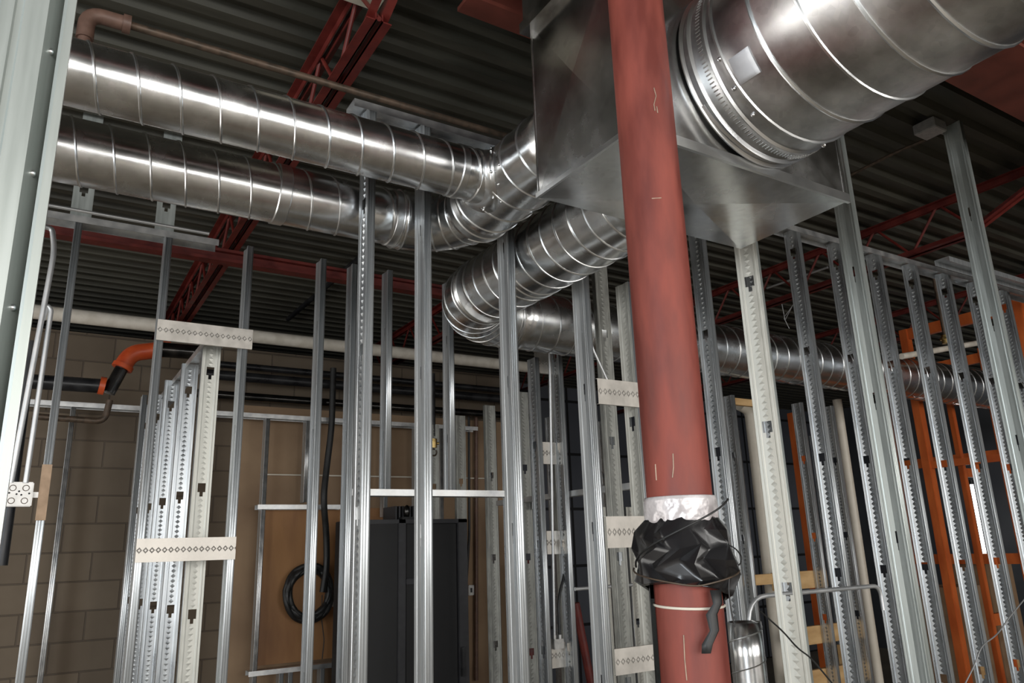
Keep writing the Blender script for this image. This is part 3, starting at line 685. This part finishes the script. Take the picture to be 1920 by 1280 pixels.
# square junction box
p = at(35, 926, Y=3.93)
t = thing('junction_box', 'square galvanized junction box with knockouts at the left edge', 'electrical box', p)
link('box_body', boxmesh((-.052, 0, -.052), (.052, .05, .052), .004), m_box, t); link('bracket', boxmesh((.05, .036, -.012), (.090, .040, .012)), m_box, t)
bm = bmesh.new()
for x, z in ((-.024, -.028), (.024, -.028), (-.024, .026), (.024, .026)):
    pts = [(x+.012*cos(a*pi/8), -.0005, z+.012*sin(a*pi/8)) for a in range(16)]; sweep(bm, pts, .0016, 6, closed=True)
link('knockouts', mesh_of(bm, smooth=60), m_rusty, t)
bm = bmesh.new()
for x, z in ((-.008, 0), (.01, -.003), (.0, .012), (-.035, .005), (.038, .003)): bmesh.ops.create_uvsphere(bm, u_segments=8, v_segments=5, radius=.004, matrix=Matrix.Translation((x, -.001, z)))
link('screws', mesh_of(bm), m_rackf, t)
# cardboard-coloured sleeve on the first stud
a_ = at(86, 870, Y=3.955); b_ = at(66, 975, Y=3.955)
o = link('tan_patch', boxmesh((.012, 3.962, b_.z), (.051, 3.968, a_.z)), mat('tan_patch', (.36, .24, .15), (.48, .33, .22), 0, .7, 20)); tag(o, 'tan paper patch stuck on the front of the left stud', 'patch')

# ------------------------------------------------------------------ plywood, cabinet, cables
o = link('plywood_board', boxmesh((1.55, 6.34, .95), (3.0, 6.36, 2.13)), m_wood); tag(o, 'plywood backboard mounted on the rear wall behind the studs', 'plywood board')
bm = bmesh.new(); cpos = at(578, 1112, Y=6.25)
rnd = random.Random(2)
for k in range(7):
    R = .155+.012*(k % 4); pts = [cpos+Vector((R*cos(2*pi*j/40+k), .022*sin(j*.5+k)+.0*k-.02, R*1.12*sin(2*pi*j/40+k)+.005*rnd.random())) for j in range(40)]
    sweep(bm, pts, .021, 8, closed=True)
o = link('cable_coil', mesh_of(bm, smooth=60), m_cable); tag(o, 'coil of thick black cable hanging on the plywood', 'cable coil')
pipe('cable_bundle', 'thick black cable bundle dropping down the rear wall to the coil', [at(x, y, Y=Yy) for x, y, Yy in ((625, 690, 6.15), (622, 800, 6.15), (612, 880, 6.15), (606, 935, 6.10), (612, 1000, 6.2), (613, 1060, 6.2), (605, 1110, 6.2))], .026, m_cable, rad=.12, cat='cable')
wire('loose_wire', 'thin dark wires hanging from the coil beside the small white box', [at(x, y, Y=6.25) for x, y in ((604, 1115), (603, 1160), (608, 1200), (604, 1235))], .004, m_cable)
p = at(618, 1125, Y=6.28)
o = link('outlet_box', boxmesh((-.035, -.02, -.05), (.035, .03, .05), .004), m_white, loc=p); tag(o, 'small white box on the plywood right of the coil', 'electrical box')
x0, x1, zc = 1.93, 2.86, 1.985
t = thing('server_cabinet', 'tall black equipment cabinet with mesh door and open side bay', 'cabinet', ((x0+x1)/2, 5.5, 0))
def cb(name, a, b, m, bev=.004, par=None): return link(name, boxmesh(Vector(a)-t.location, Vector(b)-t.location, bev), m, par or t)
cb('carcass', (x0, 5.32, .05), (x1, 5.62, zc), m_rack)
cb('left_side_panel', (x0-.005, 5.29, .06), (x0+.36, 5.325, zc-.02), m_rack)
cb('frame_post', (x0+.36, 5.28, .05), (x0+.42, 5.33, zc), m_rackf); cb('frame_post', (x1-.08, 5.28, .05), (x1, 5.33, zc), m_rackf)
cb('top_rail', (x0, 5.28, zc-.03), (x1, 5.33, zc), m_rackf)
dr = cb('door', (x0+.43, 5.30, .12), (x1-.085, 5.315, zc-.035), m_rack)
pz = at(760, 1090, Y=5.3).z; cb('shelf', (x0+.42, 5.27, pz-.02), (x0+.56, 5.30, pz+.02), m_rackf)
hz_ = at(868, 1240, Y=5.27); cb('door_handle', (hz_.x-.015, 5.25, hz_.z-.10), (hz_.x+.015, 5.285, hz_.z+.10), m_black, par=dr)
for k in range(10): cb('vent_fin', (x0+.36+.028*k, 5.34, zc), (x0+.372+.028*k, 5.58, zc+.10), m_rackf, .001)
p = at(766, 952, Y=5.28)
t2 = thing('webcam_gadget', 'small glossy black device on top of the black cabinet', 'device', (p.x, p.y+.03, zc))
bm = bmesh.new(); bmesh.ops.create_uvsphere(bm, u_segments=20, v_segments=12, radius=.035, matrix=Matrix.Translation((0, 0, .06)) @ Matrix.Diagonal((.7, .8, 1.3, 1))); link('body', mesh_of(bm, smooth=60), m_chrome, t2)
link('foot', boxmesh((-.05, -.03, 0), (.05, .03, .018), .004), m_rack, t2)
# warm-lit back wall bits right of the cabinet
p = at(886, 1106, Y=6.43)
t = thing('outlet_box', 'small outlet box on the warm-lit back wall right of the cabinet', 'electrical box', p)
link('box_body', boxmesh((-.04, 0, -.045), (.04, .06, .045), .005), m_box, t); link('socket', boxmesh((-.022, -.004, -.02), (-.004, .002, .02)), m_black, t)
pipe('cable', 'dark cable running up the warm-lit back wall from the small outlet box', [at(879, 780, Y=6.4), at(880, 1000, Y=6.4), at(874, 1100, Y=6.35), at(874, 1280, Y=6.35)], .012, m_cable, cat='cable')
pipe('wall_pipe', 'tan vertical pipe on the rear wall right of the cabinet', [at(893, 780, Y=6.42), at(893, 1275, Y=6.42)], .018, m_copper)
p = at(813, 833, Y=6.1)
t = thing('pipe_valve', 'small brass valve hanging in front of the warm-lit back wall above the cabinet', 'valve', p)
link('body', tube([(0, 0, -.03), (0, 0, .05)], .03, 14), m_brass, t); link('handle', tube([(-.045, 0, .012), (.05, 0, .012)], .012, 10), m_brass, t)
link('loop', tube(arc((0, 0, -.07), (1, 0, 0), (0, 0, 1), .03, 1.2, 7, 14), .007, 8), m_rusty, t)
pipe('drop_pipe', 'dark vertical pipe dropping to the small brass valve', [at(812, 700, Y=6.12), at(813, 818, Y=6.12)], .018, m_black)
pipe('thin_rail', 'thin pale horizontal line pipe on the rear wall above the plywood', [at(488, 889, Y=6.44), at(930, 897, Y=6.44)], .007, m_pvc)

# ------------------------------------------------------------------ small things behind the cross wall
p = at(1049, 1207, Y=3.99)
t = thing('junction_box', 'small galvanized box on the lowest small blocking piece', 'electrical box', p)
link('box_body', boxmesh((-.035, 0, -.028), (.035, .05, .028), .003), m_box, t)
link('connector', tube([(-.02, .02, .028), (-.02, .02, .05)], .012, 10), m_box, t); link('connector', tube([(.02, .02, .028), (.02, .02, .05)], .012, 10), m_box, t)
pipe('conduit', 'straight thin conduit rising from the small box to the ceiling', [p+Vector((-.02, .02, .05)), (p.x-.02, 3.92, 3.0)], .009, m_emt, cat='conduit')
pipe('cable', 'black flexible cable curving into the small box', [p+Vector((.02, .02, .05)), p+Vector((.02, .02, .26)), p+Vector((.10, .05, .40)), p+Vector((.11, .05, .50))], .009, m_cable, rad=.1, cat='cable')
pipe('conduit', 'thin horizontal conduit crossing behind the framed panel', [at(1078, 1104, Y=3.956), at(1185, 1096, Y=3.956)], .011, m_emt, cat='conduit')
p = at(1007, 946, Y=4.5)
o = link('paper_label', boxmesh((-.04, -.001, -.03), (.04, .001, .03)), m_paper, loc=p+Vector((0, 0, 0))); tag(o, 'small white label on the grey dimpled stud left of the framed panel', 'label')
pipe('red_post', 'dark red post glimpsed between studs left of the small blocking pieces', [at(985, 1050, Y=6.0), (at(1003, 1275, Y=6.0).x, 6.0, 0)], .055, m_red, cat='post')
pipe('red_hose', 'dark red slanting bar low between the studs left of the framed panel', [at(1079, 1130, Y=4.4), at(1110, 1290, Y=4.4)], .028, m_red, cat='bar')
pipe('orange_block', 'orange cylinder low down between studs left of the small box', [at(994, 1262, Y=5.2), at(996, 1300, Y=5.2)], .06, m_or, cat='container')
wire('ceiling_cable', 'thin pale cable slanting down in front of the grey flat-faced stud', [at(1105, 560, Y=3.15), at(1110, 650, Y=3.15), at(1140, 715, Y=3.15)], .006, m_emt, cat='cable')

# ------------------------------------------------------------------ right bay
pipe('pvc_pipe', 'cream vertical pipe behind the wide pale stud', [(at(1405, 760, Y=4.5).x, 4.5, 0), (at(1405, 760, Y=4.5).x, 4.5, 2.86), (at(1405, 760, Y=4.5).x-.12, 4.5, 2.9)], .05, m_pvc, rad=.08, n=20, group='cream vertical pipes')
pipe('pvc_pipe', 'thin cream vertical pipe behind the ribbed stud, right one', [(6.56, 4.5, 0), (6.56, 4.5, 3.05)], .042, m_pvc, n=20, group='cream vertical pipes')
a1 = at(1407, 1200, Y=2.4)
pipe('conduit', 'bright conduit arching over from the short upright duct to the right', [(a1.x, 2.4, .0), (a1.x, 2.4, 1.515), (3.62, 2.4, 1.515), (3.62, 2.4, 1.40)], .010, m_emt, rad=.13, cat='conduit')
for i, (px, py, w_, h_) in enumerate(((1400, 755, .34, .055), (1415, 1087, .36, .075), (1500, 1087, .62, .13), (1560, 1185, .75, .13), (1570, 1265, .75, .13))):
    p = at(px, py, Y=4.084)
    o = link('lumber_board', boxmesh((-w_/2, -.02, -h_/2), (w_/2, .02, h_/2), .003), m_lumber, loc=p)
    tag(o, 'yellow lumber board fixed between studs, %s' % ['topmost, just under the far duct', 'middle left, behind the bright conduit', 'upper of the three right of the pale stud', 'middle of the three right of the pale stud', 'lowest of the three at the bottom edge'][i], 'board', 'yellow lumber boards')
p = at(1583, 1230, Y=4.15)
o = link('lumber_board', boxmesh((-.05, -.02, -.09), (.05, .02, .09), .003), m_lumber, loc=p); tag(o, 'small upright yellow wood block with two dark holes', 'board', 'yellow lumber boards')
# orange racks
def rack(x, y0, y1, zt, beams, label, s=.07):
    t = thing('storage_rack', label, 'rack', (x, y0, 0), 0, 'orange storage racks'); L = y1-y0
    for yy in (0, L): link('upright', boxmesh((-s/2, yy-s/2, 0), (s/2, yy+s/2, zt), .004), m_or, t)
    for z in beams: link('beam', boxmesh((-s*.4, s/2, z-.05), (s*.4, L-s/2, z+.05), .004), m_or, t)
    return t
def frame(posts, beams, label, s=.085):
    x0, y0 = posts[0][0], posts[0][1]
    t = thing('storage_rack', label, 'rack', (x0, y0, 0), 0, 'orange storage racks')
    for x, y, z in posts: link('upright', boxmesh((x-x0-s/2, y-y0-s/2, 0), (x-x0+s/2, y-y0+s/2, z), .004), m_or, t)
    for i, j, z, h in beams:
        p, q = Vector((posts[i][0]-x0, posts[i][1]-y0, z)), Vector((posts[j][0]-x0, posts[j][1]-y0, z)); u = (q-p).normalized()
        p += u*s*.5; q -= u*s*.5; n = Vector((-u.y, u.x, 0))*.022; bm = bmesh.new()
        vs = [bm.verts.new(c+n*a+Vector((0, 0, b))) for c in (p, q) for a, b in ((-1, -h), (1, -h), (1, h), (-1, h))]
        for f in ((0, 1, 2, 3), (7, 6, 5, 4), (0, 4, 5, 1), (1, 5, 6, 2), (2, 6, 7, 3), (3, 7, 4, 0)): bm.faces.new([vs[k] for k in f])
        link('beam', mesh_of(bm), m_or, t)
    return t
def colx(px, Y): return at(px, 820, Y=Y).x
A0 = colx(1731, 3.86)
frame([(A0, 3.86, 3.62), (A0, 2.86, 3.62)], [(0, 1, 3.57, .05), (0, 1, 2.35, .03)], 'orange rack frame straddling the thick horizontal duct behind the right studs', .075)
B0 = colx(1793, 3.86); B1 = colx(1818, 3.86)
frame([(B0, 3.86, 3.3), (B1, 3.86, 3.3)], [(0, 1, 2.30, .04), (0, 1, 1.0, .05)], 'pair of close orange uprights joined by short beams, behind the right studs', .05)
C0 = colx(1874, 3.86)
frame([(C0, 3.86, 3.6), (C0, 5.0, 3.6)], [(0, 1, 2.5, .05), (0, 1, 1.5, .05), (0, 1, 3.5, .05)], 'orange rack frame at the far right edge behind the last studs', .06)
p = at(1505, 900, Y=5.0)
t = thing('storage_rack', 'single orange rack upright seen right of the wide pale stud', 'rack', (p.x, 5.0, 0), 0, 'orange storage racks')
link('upright', boxmesh((-.055, -.045, 0), (.055, .045, 3.0), .004), m_or, t); link('foot_plate', boxmesh((-.08, -.08, 0), (.08, .08, .01)), m_or, t)
m_card = mat('cardboard', (.22, .13, .07), (.30, .19, .11), 0, .8, 6)
for px, zt_, lab in ((1790, 1.25, 'tall brown carton low at the right, left of the pair of orange uprights'), (1858, 1.45, 'taller brown carton low at the far right edge')):
    p = at(px, 1180, Y=4.5); t = thing('cardboard_box', lab, 'carton', (p.x, 4.5, 0), 0, 'brown cartons')
    link('carton_body', boxmesh((-.26, -.2, 0), (.26, .2, zt_), .006), m_card, t); link('tape_strip', boxmesh((-.03, -.202, 0), (.03, .2, zt_+.001)), m_lumber, t)
pipe('grey_beam', 'pale horizontal bar behind the right studs above the far duct', [at(1690, 668, Y=3.3), at(1850, 640, Y=3.3)], .024, m_white, cat='bar')
p = at(1773, 637, Y=3.2)
t = thing('brass_fitting', 'small brass fitting on a drop pipe among the right studs', 'valve', p)
link('body', tube([(0, 0, -.03), (0, 0, .04)], .03, 14), m_brass, t); link('nut', tube([(0, 0, .0), (0, 0, .018)], .042, 6), m_brass, t); link('stem', tube([(0, 0, .03), (0, 0, 3.9-p.z)], .014, 10), m_rusty, t)
# lit tube glimpsed at the far right
p0 = at(1823, 908, Y=5.7); p1 = at(1849, 1058, Y=5.7)
t = thing('light_tube', 'glowing white upright light tube seen between the right studs', 'light', ((p0.x+p1.x)/2, 5.7, p1.z-.06))
link('tube', tube([(0, 0, .06), (0, 0, p0.z-p1.z+.06)], .022, 14), m_tube, t); link('hanger_rod', tube([(0, 0, p0.z-p1.z+.1), (0, 0, 3.95-(p1.z-.06))], .005, 6), m_rackf, t); link('cap', tube([(0, 0, 0), (0, 0, .06)], .028, 14), m_rackf, t); link('cap', tube([(0, 0, p0.z-p1.z+.06), (0, 0, p0.z-p1.z+.12)], .028, 14), m_rackf, t)
# grey header frame at the right edge
track(4.9, 6.7, 2.40, 3.50, 'grey double track near the top right edge', m=m_gal)
# conduit and small box under the deck on the right
t = thing('ceiling_box_fitting', 'small metal junction box under the deck beside the far right stud', 'electrical box', at(1745, 250, Z=3.88))
link('box_body', boxmesh((-.06, -.06, 0), (.06, .06, .06), .004), m_box, t); link('strap_arm', tube([(.05, 0, .03), (.28, -.03, .03)], .008, 8), m_emt, t)
pipe('conduit', 'thin conduit sagging under the deck from the small ceiling box', [at(1735, 262, Z=3.9), at(1680, 285, Z=3.9), at(1595, 328, Z=3.9), at(1560, 345, Z=3.9)], .009, m_rusty, rad=.3, cat='conduit')
pipe('thin_rod', 'thin pale rod slanting under the deck behind the pale stud', [at(1438, 540, Z=3.93), at(1552, 501, Z=3.93)], .010, m_emt, cat='rod')
t = thing('wire_tie', 'bunch of pale tie wires standing on the thick duct right of the pale stud', 'wire', at(1472, 600, Y=3.5))
for a, b in (((1472, 600), (1466, 570)), ((1472, 600), (1486, 572)), ((1472, 592), (1488, 570)), ((1470, 596), (1480, 616))):
    link('wire_end', tube([at(*a, Y=3.5)-t.location, at(*b, Y=3.5)-t.location], .003, 6), m_emt, t)
wire('loose_wire', 'loose grey wire looping in front of the right studs', [at(x, y, Y=2.3) for x, y in ((1925, 1118), (1890, 1160), (1870, 1190), (1840, 1210), (1828, 1245), (1805, 1290))], .0035, m_emt, rad=.1)
wire('loose_wire', 'thin grey wire slanting across the pale stud near the bottom', [at(x, y, Y=1.9) for x, y in ((1425, 1145), (1470, 1185), (1495, 1215), (1520, 1232), (1560, 1280))], .003, m_cable, rad=.1)
